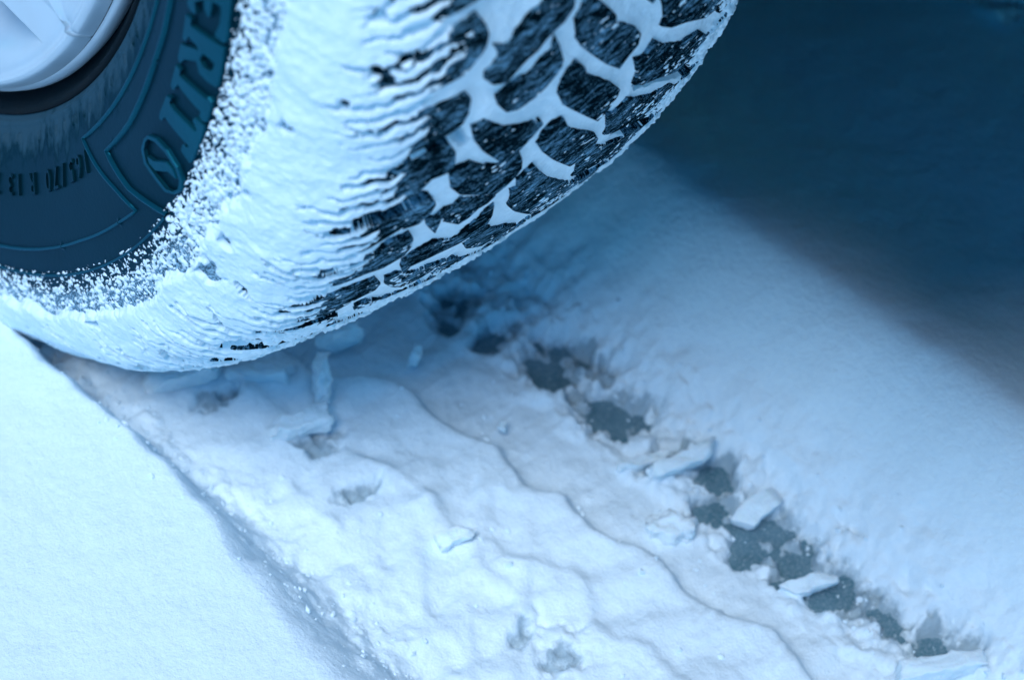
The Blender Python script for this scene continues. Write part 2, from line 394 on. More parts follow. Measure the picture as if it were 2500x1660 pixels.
LETTERS={
 'T':[[(217.3,68.14),(219.2,68.49),(219.4,67.94),(221.0,67.97),(230.9,68.79),(230.7,69.12),(228.6,69.38),(228.9,69.76),(232.5,70.01),(232.8,69.20),(232.9,66.03),(232.5,65.81),(228.8,65.86),(228.4,66.47),(229.0,66.77),(229.7,66.65),(230.6,67.05),(219.4,66.37),(218.9,65.70),(217.8,65.55),(217.2,66.04)]],
 'I':[[(217.2,71.54),(219.4,71.71),(219.6,71.24),(231.0,72.27),(231.1,72.61),(232.5,72.52),(232.8,71.74),(232.6,70.50),(231.4,70.28),(230.1,70.44),(230.3,70.83),(220.0,70.40),(219.1,69.48),(217.5,69.39)]],
 'R':[[(216.7,76.34),(219.2,76.59),(219.6,76.08),(227.3,76.88),(232.0,77.34),(232.4,77.24),(232.8,75.64),(233.0,74.17),(232.2,73.93),(229.3,73.64),(226.1,73.56),(224.3,74.17),(219.7,72.97),(218.7,72.24),(217.2,72.31),(217.1,73.73),(218.9,74.05),(222.9,74.89),(224.2,75.09),(223.3,75.30),(219.5,75.11),(218.7,74.45),(217.2,74.28)],
   [(225.7,75.29),(228.8,75.54),(230.5,75.54),(230.4,75.02),(229.5,74.61),(227.1,74.38),(225.3,74.61)]],
 'E':[[(216.0,78.09),(216.8,77.20),(219.7,77.21),(220.7,77.54),(219.4,78.19),(223.0,79.23),(223.5,78.64),(225.2,78.35),(226.0,78.52),(225.8,79.76),(229.5,80.08),(229.9,78.90),(228.7,77.54),(231.9,77.69),(232.6,77.98),(232.3,80.72),(232.3,81.82),(230.7,81.78),(215.5,79.43),(214.8,78.85)]],
 'O':[[(216.8,62.61),(219.9,63.58),(224.5,64.14),(229.8,64.08),(233.0,63.57),(234.1,62.66),(232.8,61.54),(230.3,60.70),(225.0,60.39),(220.4,60.09),(217.0,60.68),(216.1,61.75)],
   [(217.4,62.46),(219.9,63.23),(224.3,63.77),(229.3,63.79),(232.3,63.28),(233.2,62.52),(232.3,61.69),(230.2,61.08),(225.2,60.79),(220.8,60.53),(217.9,61.02),(217.0,61.88)]],
 'S':[[(220.0,61.06),(222.7,61.68),(226.1,63.13),(228.8,63.35),(231.1,63.05),(227.9,62.66),(224.6,61.20),(221.9,60.88)]],
}
LINE1=[(199.2,72.15),(199.1,67.29),(199.1,57.87),(199.1,48.87),(217.9,53.44),(226.8,55.12),(225.9,51.46),(225.0,43.76),(225.4,35.66),(226.0,28.01)]
LINE2=[(206.9,74.80),(207.3,71.78),(207.0,68.48),(208.0,59.75),(207.3,53.74),(220.9,55.65),(234.3,58.82)]
CZ = 0.278                                   # axle height
PITCH = 4.615                                # tread pitch, degrees (78 pitches)
MM_DEG = 4.91                                # mm of tread per degree

# ------------------------------------------------------------------ road under the snow
def ring_coords(lo, hi, parts, far):
    """spacing list: parts = [(start, end, step)...] then growing steps out to +-far"""
    c = []
    for a, b, st in parts: c.extend(np.arange(a, b, st).tolist())
    c.append(parts[-1][1])
    step = parts[-1][2]; v = c[-1]
    while v < far: step *= 1.35; v += step; c.append(v)
    step = parts[0][2]; v = c[0]; pre = []
    while v > -far: step *= 1.35; v -= step; pre.append(v)
    return np.array(pre[::-1] + c)
road_me = bpy.data.meshes.new('road')
road_me.from_pydata([(-90, -90, 0), (90, -90, 0), (90, 90, 0), (-90, 90, 0)], [], [(0, 1, 2, 3)])
tag(link('road', road_me, ROAD), kind='structure')

# tread polygons: what can be measured, then the pattern carried on round the tyre
A_T, B_T, C_T, D_T = BLOCKS['A1'], BLOCKS['B2'], BLOCKS['C1'], BLOCKS['D1']
TPL = {'A': (A_T, 77.7), 'B': (B_T, 74.6), 'C': (C_T, 75.4), 'D': (D_T, 74.2),
       'E': ([(-x + 2, -p + 155.4) for x, p in A_T], 77.7)}
def shifted(poly, d): return [(x, p + d) for x, p in poly]
tread = []                                   # (column, polygon)
meas = {k: v for k, v in BLOCKS.items() if k[0] != 'D' and k not in ('C4', 'C5', 'A-1', 'C-1')}
for k, v in meas.items(): tread.append((k[0], v))
lim = {'A': (57.0, 84.6), 'B': (62.2, 84.6), 'C': (62.5, 83.2), 'D': (200, 201), 'E': (200, 201)}
anch = {'A': (59.0, 82.1), 'B': (64.1, 82.0), 'C': (64.9, 80.0)}
def shrink(poly, k=.25):
    cx = sum(x for x, p in poly) / len(poly); cy = sum(p for x, p in poly) / len(poly) * MM_DEG
    out = []
    for x, p in poly:
        dx, dy = x - cx, p * MM_DEG - cy; L = math.hypot(dx, dy) + 1e-6
        f = max(.5, 1 - k / L); out.append((cx + dx * f, (cy + dy * f) / MM_DEG))
    return out
tread = [(c, shrink(v)) for c, v in tread]
all_blocks = list(tread); rest_blocks = []
for c in 'ABCDE':
    poly, cen = TPL[c]
    if c in 'DE':
        ks = [(cen + i * PITCH) for i in range(-21, 8)]
        far = [(cen + i * PITCH) for i in range(8, 57)]
    else:
        lo, hi = anch[c]
        ks = [lo - i * PITCH for i in range(1, 17)] + [hi + i * PITCH for i in range(1, 6)]
        far = [hi + i * PITCH for i in range(6, 57)]
    for a in ks: all_blocks.append((c, shifted(poly, a - cen)))
    for a in far: rest_blocks.append((c, shifted(poly, a - cen)))

# ------------------------------------------------------------------ the trodden snow
xs = ring_coords(0, 0, [(-.42, -.13, .0026), (-.13, .125, .0009), (.125, .56, .0022)], 80)
ys = ring_coords(0, 0, [(-.62, -.47, .003), (-.47, -.03, .00095), (-.03, .32, .003)], 80)
X, Y = np.meshgrid(xs.astype(np.float32), ys.astype(np.float32), indexing='ij')
near = np.exp(-((X / 3) ** 2 + (Y / 3) ** 2))
bank = .050 + .0022 * fbm(X / .22, Y / .22, 3, 1) + .0003 * fbm(X / .012, Y / .012, 3, 2) * near
far_h = .02 * fbm(X / 3.0, Y / 3.0, 3, 5) * (1 - near)
bank = bank + far_h
bank = bank + .006 * np.exp(-((X - .155) / .035) ** 2) - .018 * sstep(.145, .27, X) * near - .015 * sstep(-.02, -.06, X) * near          # snow squeezed up beside the track
xL = -.0655 - .006 * sstep(-.20, -.05, Y) + .0012 * fbm(Y / .06, Y * 0 + 3.3, 3, 3) + .0011 * fbm(Y / .011, X / .02, 2, 4)
xR = .099 + .002 * fbm(Y / .05, Y * 0 + 7.7, 3, 6)
soft = .008 + .013 * sstep(-.15, -.32, Y)
tL = sstep(1.0, -1.15, (X - xL) / soft)
tR = sstep(-.008, .058, X - xR + .0028 * fbm(X / .009, Y / .009, 3, 8) * sstep(.03, .0, X - xR)) ** .85
rut = (X > -.075) & (X < .100) & (Y > -.60) & (Y < .06)
# imprint of the tread: floor where a block stood, ridge where a groove was
mask = np.zeros(X.shape, np.float32)
ix0, ix1 = np.searchsorted(xs, -.085), np.searchsorted(xs, .105)
iy0, iy1 = np.searchsorted(ys, -.60), np.searchsorted(ys, .06)
Xs, Ys = X[ix0:ix1, iy0:iy1] * 1000, Y[ix0:ix1, iy0:iy1] * 1000
wx = Xs + .8 * fbm(Xs / 15, Ys / 15, 3, 12); wy = Ys + .8 * fbm(Xs / 15, Ys / 15, 3, 13)
msub = np.zeros(Xs.shape, np.float32); hsub = np.zeros(Xs.shape, np.float32)
for c in 'ABCDE':
    poly, cen = TPL[c]
    for i in range(-2, 26):
        pp = [(x + 10.0, -(p - cen) * MM_DEG - i * PITCH * MM_DEG - 10) for x, p in poly]
        x0, x1 = min(q[0] for q in pp), max(q[0] for q in pp); y0, y1 = min(q[1] for q in pp), max(q[1] for q in pp)
        a0, a1 = np.searchsorted(Xs[:, 0], [x0 - 4, x1 + 4]); b0, b1 = np.searchsorted(Ys[0], [y0 - 4, y1 + 4])
        if a1 <= a0 or b1 <= b0: continue
        sub = inside(pp, wx[a0:a1, b0:b1], wy[a0:a1, b0:b1])
        msub[a0:a1, b0:b1] = np.maximum(msub[a0:a1, b0:b1], sub)
        tilt = (random.random() - .5) * 1.6
        hsub[a0:a1, b0:b1] += sub * (tilt + (wy[a0:a1, b0:b1] - y0) / (y1 - y0) * 1.8 - .9)
mb = blur(msub, 1, 1); mw = blur(msub, 4, 2)
ridge = (1 - blur(msub, 1, 2)) * (1.1 + .5 * fbm(Xs / 16, Ys / 16, 3, 15))
ridge = ridge * sstep(-.5, .5, fbm(Xs / 45, Ys / 45, 2, 16) + .15)
fl = 6.0 + ridge + blur(hsub, 2, 2) * .6 + 1.2 * fbm(Xs / 40, Ys / 40, 2, 17) + .7 * fbm(Xs / 12, Ys / 9, 2, 37)
fl += mb * (.30 * vnoise(Xs / 14, Ys / 2.0, 18) + .12 * fbm(Xs / 5, Ys / 1.6, 2, 19))
fl += .16 * fbm(Xs / 2.2, Ys / 2.2, 3, 20)
# broken, shingled edges along the length of the track: three lanes, each pressed in overlapping scallops
R1 = [(0, -60), (4, -120), (5, -160), (13, -168), (24, -178), (29.2, -189), (27.6, -201.6), (30.4, -213.8), (37.2, -227.3), (34.7, -231.8), (31.5, -248.6), (38.6, -256.8), (36.2, -261.1), (34.4, -277.4), (44, -295.9), (41, -313.1), (44, -330), (52, -345), (47, -365), (55, -390), (52, -600)]
R2 = [(-20, -60), (-18, -150), (-12, -190), (-7, -202.2), (-1.9, -213.6), (.6, -223.6), (1.5, -234.2), (-1.5, -243.7), (-1.4, -252.4), (5.3, -258.6), (3, -263.5), (3.8, -269), (10.9, -278.4), (18.6, -285.9), (11.9, -298.4), (7.6, -305.2), (6.1, -312.4), (14.4, -322.2), (12, -345), (22, -362), (16, -600)]
def scallop(phase, skew, pitch, amp):
    s_ = (wy + skew * wx + 5.0 * fbm(Xs / 26, Ys / 26, 3, 38)) / pitch + phase
    f_ = s_ - np.floor(s_)
    return amp * np.where(f_ < .74, f_ / .74, (1 - f_) / .26) * sstep(-.9, .7, fbm(Xs / 34, Ys / 34, 2, 39) + .1)
d1_ = pl_dist(R1, wx, wy, True); d2_ = pl_dist(R2, wx, wy, True)
l1 = 2.2 + scallop(.1, .38, 25, 2.6); l2 = 1.6 + scallop(.55, .55, 24, 2.4); l3 = -3.2 + scallop(.3, -.45, 24, 1.5)
lip1 = 4.2 * np.exp(-np.abs(d1_) / 5.0) * (d1_ < 0); lip2 = 3.4 * np.exp(-np.abs(d2_) / 5.0) * (d2_ < 0)
lane = np.where(d2_ < 0, l1 + lip2, np.where(d1_ < 0, l2 + lip1, l3))
fl = fl + .45 * blur(lane.astype(np.float64), 1, 3) + .55 * blur(lane.astype(np.float64), 3, 3)
# loose crumbs along the left wall, low on the right where the road shows
crumb = sstep(-44, -58, Xs + 5 * fbm(Xs / 9, Ys / 9, 3, 24))
fl = fl * (1 - crumb) + crumb * (7.5 + 2.6 * fbm(Xs / 8, Ys / 8, 4, 25, .6))
right = sstep(58, 72, Xs + 4 * fbm(Xs / 10, Ys / 10, 3, 26))
fl = fl * (1 - right) + right * (6.0 + 3.5 * fbm(Xs / 9, Ys / 9, 4, 27, .6))
PATCH = [(74, -164, 13, 9, 1.0), (75, -184, 10, 7, .8), (84, -208, 15, 12, 1.25), (84, -240, 14, 11, .95), (93, -244, 7, 6, .7),
         (91, -282, 10, 9, 1.0), (80, -294, 9, 8, 1.1), (83, -312, 15, 12, 1.15), (82, -330, 10, 10, .95), (87, -346, 11, 8, .95),
         (87, -365, 10, 8, .85), (92, -380, 10, 8, .8), (100, -389, 6, 5, .8), (84, -268, 14, 4, .8), (83, -322, 12, 10, 1.0), (85, -339, 10, 8, .9), (86, -356, 10, 8, .85), (82, -303, 11, 8, 1.0), (94, -222, 9, 6, .6), (78, -226, 8, 6, .55),
         (-15, -186, 8, 6, .62), (-17, -213, 10, 5, .72), (-27, -150, 9, 5, .66), (-8, -306, 10, 7, .55), (-12, -292, 7, 5, .5)]
pt = np.zeros(Xs.shape, np.float32)
jx = Xs + 4.5 * fbm(Xs / 8, Ys / 8, 4, 30, .6); jy = Ys + 4.5 * fbm(Xs / 8, Ys / 8, 4, 31, .6)
for px, py, rx, ry, s in PATCH:
    d = np.hypot((jx - px) / rx, (jy - py) / ry)
    pt = np.maximum(pt, s * sstep(1.4, .35, d))
fl = fl - pt * (9.6 + 8.0 * fbm(Xs / 9, Ys / 9, 4, 33, .65)) * np.where(Xs > 30, 1, .75)
fl = np.where(Xs > 30, fl, np.maximum(fl, .8))
floor = np.full(X.shape, .008, np.float32)
floor[ix0:ix1, iy0:iy1] = fl / 1000
dirt = np.zeros(X.shape, np.float32)
dirt[ix0:ix1, iy0:iy1] = np.clip(pt * 1.25 - .10, 0, 1)
wall = np.maximum(tL, np.where(X > 0, tR, 0))
edge = np.exp(-((X - xL) / .006) ** 2) * .0012 * fbm(X / .005, Y / .005, 3, 35)
Z = floor + (bank - floor) * wall + edge
Z = Z + np.where((X > .08) & (X < .22), .0005 * fbm(X / .014, Y / .014, 4, 36, .6) * sstep(.17, .12, X) * wall, 0)
Z = np.maximum(Z, -.006)
P = np.stack([X, Y, Z], -1)
me = mesh_np('snow_ground', P, grid_quads(len(xs), len(ys)))
at = me.attributes.new('dirt', 'FLOAT', 'POINT')
at.data.foreach_set('value', dirt.astype(np.float32).ravel())
GSNOW = SNOW.copy(); GSNOW.name = 'ground_snow'
nt = GSNOW.node_tree
b = next(n for n in nt.nodes if n.type == 'BSDF_PRINCIPLED')
src = b.inputs['Base Color'].links[0].from_socket
an = N(nt, 'ShaderNodeAttribute'); an.attribute_name = 'dirt'
tcn = N(nt, 'ShaderNodeTexCoord')
dn = noise_node(nt, 330, 5, .7, tcn.outputs['Object'])
mm_ = N(nt, 'ShaderNodeMath', operation='MULTIPLY_ADD'); nt.links.new(dn.outputs[0], mm_.inputs[0]); mm_.inputs[1].default_value = .9
nt.links.new(an.outputs['Fac'], mm_.inputs[2])
dr = ramp(nt, mm_.outputs[0], [(.66, g4(0)), (1.3, g4(.62))])
mx = N(nt, 'ShaderNodeMixRGB'); mx.inputs[2].default_value = (.11, .21, .27, 1)
nt.links.new(dr.outputs[0], mx.inputs[0]); nt.links.new(src, mx.inputs[1]); nt.links.new(mx.outputs[0], b.inputs['Base Color'])
tag(link('snow_ground', me, GSNOW), kind='structure')

# ------------------------------------------------------------------ tyre section
half = [(-62, 180), (-70, 188), (-76.5, 200), (-81, 212), (-83, 226), (-82.2, 243), (-79, 256), (-74, 266), (-66, 274), (-55, 278), (-30, 281), (0, 282)]
ctrl = np.array(half + [(-x, r) for x, r in half[-2::-1]], float) / 1000
def catmull(c, n=40):
    out = []
    q = np.vstack([2 * c[0] - c[1], c, 2 * c[-1] - c[-2]])
    for i in range(1, len(q) - 2):
        t = np.linspace(0, 1, n, endpoint=False)[:, None]
        a, b_, c_, d = q[i - 1], q[i], q[i + 1], q[i + 2]
        out.append(.5 * (2 * b_ + (c_ - a) * t + (2 * a - 5 * b_ + 4 * c_ - d) * t ** 2 + (3 * b_ - a - 3 * c_ + d) * t ** 3))
    out.append(c[-1:]); return np.vstack(out)
pf = catmull(ctrl)
ps = np.concatenate([[0], np.cumsum(np.hypot(*np.diff(pf, axis=0).T))])
tg = np.gradient(pf, ps, axis=0); tg /= np.linalg.norm(tg, axis=1)[:, None]
kmax = int(pf[:, 0].argmin()); kcr = len(pf) // 2
def s_of_x(x): return np.interp(x, pf[kmax:len(pf) - kmax, 0], ps[kmax:len(pf) - kmax])
def s_of_r(r): return np.interp(r, pf[:kcr, 1], ps[:kcr])
def at_s(s, off=0.0):
    x = np.interp(s, ps, pf[:, 0]); r = np.interp(s, ps, pf[:, 1])
    tx = np.interp(s, ps, tg[:, 0]); tr = np.interp(s, ps, tg[:, 1])
    return x - tr * off, r + tx * off
def to3(x, r, phi):
    z = CZ - r * np.cos(phi)
    return np.stack([x + 0 * phi, -r * np.sin(phi), np.maximum(z, .0006 + .02 * np.minimum(z, 0) * 0)], -1)

wheel = empty('car_wheel', (0, 0, 0))
tag(wheel, 'snow-caked winter car wheel with pale hubcap parked in the rut', 'wheel')

# carcass: fine where the sidewall shows its moulded panel
s_sh = float(s_of_x(-.0745))
sA = np.linspace(0, s_sh, 200)
sB = np.linspace(s_sh, ps[-1] - s_sh, 60)[1:]
sC = np.linspace(ps[-1] - s_sh, ps[-1], 30)[1:]
sv = np.concatenate([sA, sB, sC])
ph = np.radians(np.concatenate([np.arange(-15, 100, .11), np.arange(100, 345, 2.0)]))
S_, PH = np.meshgrid(sv, ph, indexing='xy')
x0, r0 = at_s(S_)
off = -.0085 * sstep(s_sh, s_sh + .012, S_) * sstep(ps[-1] - s_sh, ps[-1] - s_sh - .012, S_)
deg = np.degrees(PH); rmm = r0 * 1000
out_side = S_ < s_sh
Wd = 3.75                                     # mm per degree at mid sidewall
def dl(pl): return pl_dist([(r, p * Wd) for r, p in pl], rmm, deg * Wd)
sel = out_side & (deg < 100)
d1, d2 = dl(LINE1), dl(LINE2)
rel = 0 * rmm
dA = np.abs(rmm - 188.5); rel = rel + .5 * sstep(1.2, .5, dA)
tick = sstep(.25, .6, vnoise(deg * 2.6, deg * 0 + .5, 40)) * sstep(.3, .1, np.abs(((deg * 1.45) % 1) - .5))
rel = rel + .55 * tick * sstep(1.6, 1.0, np.abs(rmm - 192.6))
# recessed field behind the lettering
field = inside([(r, p) for r, p in LINE2] + [(234.3, 58.5), (250, 58.5), (250, 101), (206.9, 101)], rmm, deg)
rel = rel - .5 * blur(field.astype(np.float64), 1, 1)
nub = sum(np.exp(-(((rmm - rr_) / .7) ** 2 + ((deg - dd_) * 3.6 / .7) ** 2)) for rr_, dd_ in ((207.0, 68.4), (207.3, 55.3), (226, 51.7), (225.2, 40.2)))
rel = rel + 1.0 * nub
off = off + np.where(sel, rel / 1000, 0)
xx, rr2 = at_s(S_, 0)
tx = np.interp(S_, ps, tg[:, 0]); tr = np.interp(S_, ps, tg[:, 1])
xx = xx - tr * off; rr2 = rr2 + tx * off
tyre = link('tyre', mesh_np('tyre', to3(xx, rr2, PH), grid_quads(len(ph), len(sv), True)), RUBBER, wheel)

# lettering: each sign its own raised piece
def fill_2d(loops, cut):
    bm = bmesh.new()
    for lp in loops:
        # smooth long runs a little by adding points
        vs = []
        for (a, b_), (c_, d) in zip(lp, lp[1:] + lp[:1]):
            n = max(1, int(math.hypot(c_ - a, d - b_) / cut))
            for k in range(n): vs.append(bm.verts.new((a + (c_ - a) * k / n, b_ + (d - b_) * k / n, 0)))
        for v1, v2 in zip(vs, vs[1:] + vs[:1]): bm.edges.new((v1, v2))
    bmesh.ops.triangle_fill(bm, use_beauty=True, edges=bm.edges[:])
    xs_ = [v.co.x for v in bm.verts]; ys_ = [v.co.y for v in bm.verts]
    for ax, lo, hi in ((0, min(xs_), max(xs_)), (1, min(ys_), max(ys_))):
        t = lo + cut
        while t < hi:
            no = (1, 0, 0) if ax == 0 else (0, 1, 0); co = (t, 0, 0) if ax == 0 else (0, t, 0)
            bmesh.ops.bisect_plane(bm, geom=bm.verts[:] + bm.edges[:] + bm.faces[:], plane_co=co, plane_no=no)
            t += cut
    return bm
def raise_2d(bm, steps, spread, mapper, name):
    """pull the outline down through steps of depth (mm); mapper turns (u, v, depth) into a point"""
    dep = {v: steps[0] for v in bm.verts}
    edges = [e for e in bm.edges if len(e.link_faces) == 1]
    cx = sum(v.co.x for v in bm.verts) / len(bm.verts); cy = sum(v.co.y for v in bm.verts) / len(bm.verts)
    for k, dd in enumerate(steps[1:]):
        ret = bmesh.ops.extrude_edge_only(bm, edges=edges)
        nv = [g for g in ret['geom'] if isinstance(g, bmesh.types.BMVert)]
        edges = [g for g in ret['geom'] if isinstance(g, bmesh.types.BMEdge)]
        for v in nv:
            dep[v] = dd
            if spread[k]:
                # outward in the plane, away from the neighbouring faces
                nx = v.co.x - cx; ny = v.co.y - cy; L = math.hypot(nx, ny) + 1e-6
                v.co.x += nx / L * spread[k]; v.co.y += ny / L * spread[k]
    for v in bm.verts: v.co = mapper(v.co.x, v.co.y, dep[v])
    bmesh.ops.recalc_face_normals(bm, faces=bm.faces[:])
    me_ = bpy.data.meshes.new(name); bm.to_mesh(me_); bm.free()
    return me_
def side_map(u, v, d):
    x, r = at_s(s_of_r(u / 1000), d / 1000)
    return Vector(to3(np.float64(x), np.float64(r), np.float64(math.radians(v / Wd))).tolist())
def letter(loops):
    bm = fill_2d([[(r, p * Wd) for r, p in lp] for lp in loops], 2.2)
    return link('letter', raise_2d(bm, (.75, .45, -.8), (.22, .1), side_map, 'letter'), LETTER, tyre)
def rib(pts, w):
    q_ = []
    for (a, b_), (c_, d) in zip(pts[:-1], pts[1:]):
        n = max(1, int(math.hypot(c_ - a, (d - b_) * Wd) / 3))
        q_ += [(a + (c_ - a) * k / n, (b_ + (d - b_) * k / n) * Wd) for k in range(n)]
    q_.append((pts[-1][0], pts[-1][1] * Wd)); q_ = np.array(q_)
    t_ = np.gradient(q_, axis=0); t_ /= np.linalg.norm(t_, axis=1)[:, None]; n_ = np.stack([-t_[:, 1], t_[:, 0]], -1) * w
    prof_ = [(-1.0, -.5), (-.55, .75), (.55, .75), (1.0, -.5)]
    V_ = []
    for k in range(len(q_)):
        for o_, d_ in prof_:
            u_ = q_[k] + n_[k] * o_; V_.append(side_map(u_[0], u_[1], d_))
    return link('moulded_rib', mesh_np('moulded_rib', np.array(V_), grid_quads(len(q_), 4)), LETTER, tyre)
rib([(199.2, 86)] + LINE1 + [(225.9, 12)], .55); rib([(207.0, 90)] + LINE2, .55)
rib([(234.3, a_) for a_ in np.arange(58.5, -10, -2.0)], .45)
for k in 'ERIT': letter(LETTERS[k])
letter(LETTERS['O'])
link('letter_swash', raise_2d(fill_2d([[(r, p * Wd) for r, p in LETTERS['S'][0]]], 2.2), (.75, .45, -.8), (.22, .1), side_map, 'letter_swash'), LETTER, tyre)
def glyph(ch, r_base, phi_c, size, wscale=.9):
    cu = bpy.data.curves.new('glyph', 'FONT'); cu.body = ch; cu.align_x = 'CENTER'; cu.size = 1.0; cu.resolution_u = 3
    ob = bpy.data.objects.new('glyph', cu); COL.objects.link(ob)
    dg = bpy.context.evaluated_depsgraph_get()
    me_ = bpy.data.meshes.new_from_object(ob.evaluated_get(dg))
    bpy.data.objects.remove(ob); bpy.data.curves.remove(cu)
    bm = bmesh.new(); bm.from_mesh(me_); bpy.data.meshes.remove(me_)
    bmesh.ops.remove_doubles(bm, verts=bm.verts[:], dist=1e-4)
    k = size / .70
    # read the way round the wheel, heads outwards
    for v in bm.verts: v.co = Vector((r_base + v.co.y * k, phi_c * Wd - v.co.x * k * wscale * 1.05, 0))
    return link('size_mark', raise_2d(bm, (.8, .5, -.5), (.1, .1), side_map, 'size_mark'), RUBBER, tyre)
for ch, p_ in zip('165/70R137', (49.2, 47.6, 45.9, 44.0, 42.4, 40.7, 37.3, 34.4, 32.7, 29.8)): glyph(ch, 202.6, p_, 6.2)

# tread blocks
def tread_map(u, v, d):
    x, r = at_s(s_of_x(u / 1000), -d / 1000)
    return Vector(to3(np.float64(x), np.float64(r), np.float64(math.radians(v / MM_DEG))).tolist())
cache = {}
def block_mesh(poly):
    bm = fill_2d([[(x, p * MM_DEG) for x, p in poly]], 6.0)
    return raise_2d(bm, (0, .5, 9), (.25, .5), tread_map, 'tread_block')
for c, poly in all_blocks:
    cen = sum(p for x, p in poly) / len(poly)
    key = (c, tuple((round(x, 2), round(p - cen, 2)) for x, p in poly))
    link('tread_block', block_mesh(poly), TREAD, tyre)
# the rest of the tread, up inside the wheel arch, as one band
bmr = bmesh.new()
for c, poly in rest_blocks:
    t_ = block_mesh([(x, p) for x, p in poly]); bmr.from_mesh(t_); bpy.data.meshes.remove(t_)
mr = bpy.data.meshes.new('tread_band'); bmr.to_mesh(mr); bmr.free()
tag(link('tread_band', mr, TREAD, tyre), kind='stuff')

# ------------------------------------------------------------------ snow caked on the tyre
s0 = float(s_of_r(.2305)); s1 = float(s_of_x(.0725))
sv = np.arange(s0, s1, .00044); ph = np.radians(np.arange(-12, 98, .09))
S_, PH = np.meshgrid(sv, ph, indexing='xy')
x0, r0 = at_s(S_); xm = x0 * 1000; rm = r0 * 1000; deg = np.degrees(PH); ym = deg * MM_DEG
sm = S_ * 1000
top = sm > float(s_of_x(-.080)) * 1000
blk = np.zeros(S_.shape, np.float32)
for c, poly in all_blocks:
    px0, px1 = min(q[0] for q in poly), max(q[0] for q in poly); py0, py1 = min(q[1] for q in poly), max(q[1] for q in poly)
    a0, a1 = np.searchsorted(deg[:, 0], [py0 - .3, py1 + .3])
    if a1 <= a0: continue
    cs_ = np.where((xm[0] > px0 - 1) & (xm[0] < px1 + 1) & top[0])[0]
    if not len(cs_): continue
    c0, c1 = cs_[0], cs_[-1] + 1
    blk[a0:a1, c0:c1] = np.maximum(blk[a0:a1, c0:c1], inside(poly, xm[a0:a1, c0:c1], deg[a0:a1, c0:c1]))
void = np.zeros(S_.shape, np.float32)
jx_ = xm + .5 * fbm(sm / 2.0, ym / 2.0, 3, 50); jd_ = deg + .10 * fbm(sm / 2.0, ym / 2.0, 3, 51)
for poly in VOIDS: void = np.maximum(void, inside(poly, jx_, jd_) & top)
gm = blur(blk, 2, 2)
gw = blur(blk, 5, 2)
fine = vnoise(sm / 1.0, ym / 1.0, 52)
grain = .6 * fine + .4 * vnoise(sm / 1.9, ym / 1.9, 53)
lump = fbm(sm / 14, ym / 14, 4, 54); lump2 = fbm(sm / 4.2, ym / 4.2, 3, 55)
# grooves packed smooth, hollow towards the middle
groove = -.25 - 1.1 * (1 - gw) + .5 * lump + .22 * lump2 + .16 * grain
# blocks: rimed in streaks along the sipes
zig = ym - (.42 + .24 * sstep(-40, -50, xm)) * (xm + 45) + 1.0 * np.abs(((xm / 3.6) % 2) - 1) + .8 * lump2
stripe = np.sin(zig * 2 * np.pi / 2.9)
patchy = fbm(sm / 9, ym / 9, 3, 56)
rime = .30 * stripe + 1.05 * fine + .55 * patchy + .55 * vnoise(sm / 3.4, zig / 1.1, 57) - 1.25
rime = rime + .5 * sstep(20, 40, xm) + 2.3 * sstep(44, 58, xm) + .4 * sstep(64, 58, deg) + 2.0 * sstep(57.5, 53.5, deg)
rime_t = np.clip(rime, -1.4, .9) * .55
T = np.where(blk > .5, rime_t, groove)
fringe = np.maximum(sstep(50, 57, xm), sstep(56, 53.5, deg) * top)
T = T + fringe * (.55 * fine + .55 * vnoise(sm / 2.3, ym / 2.3, 64))
T = np.where((blk > .5) & (gm < .55) & (rime_t < .0), -.9, T)
# cake on the shoulder, thinning to ragged fingers on the outer blocks
fing = np.sin((ym - .66 * xm + 1.6 * lump2) * 2 * np.pi / 5.2) + .55 * vnoise(ym / 3.1 - .66 * xm / 3.1, xm / 14, 65)
xb = -62.5 - 4.5 * sstep(68, 57, deg) + 4.5 * fbm(ym / 11, ym * 0 + 2.2, 3, 58) - 7.5 * np.clip((fing + .25) * (1 + .8 * lump), -.9, 1.35) + 1.5 * lump2 + 1.2 * grain
cake_w = sstep(1.0, -2.2, xm - xb) * top + (~top)
cake = 2.2 + 1.1 * lump + .16 * lump2 + .24 * grain
in_r = np.where(top, 1, sstep(246.0, 249.5, rm + 1.4 * lump + 1.3 * lump2 + .6 * grain))
cakeT = cake * in_r * np.where(top, .22 + .78 * sstep(-56, -80, xm), 1)
T = np.where(top, np.where(cake_w > .02, np.maximum(T, T + (cakeT - T) * cake_w), T), T)
# speckled rime between the clean sidewall and the cake
cov = sstep(233.5, 242, rm + 1.2 * lump)
speck = 1.2 * vnoise(sm / .85, ym / 1.0, 61) + 1.2 * vnoise(sm / .52, ym / .60, 62) + .5 * lump2 - .95 + .62 * cov
sp_t = np.clip(speck, -1.4, 1.1) * .75
sp_t = np.where(rm < 233.0 + .8 * lump2, -1.5, sp_t)
T = np.where(~top, np.maximum(sp_t, np.where(in_r > .03, cakeT - 1.5 * (1 - in_r), -2)), T)
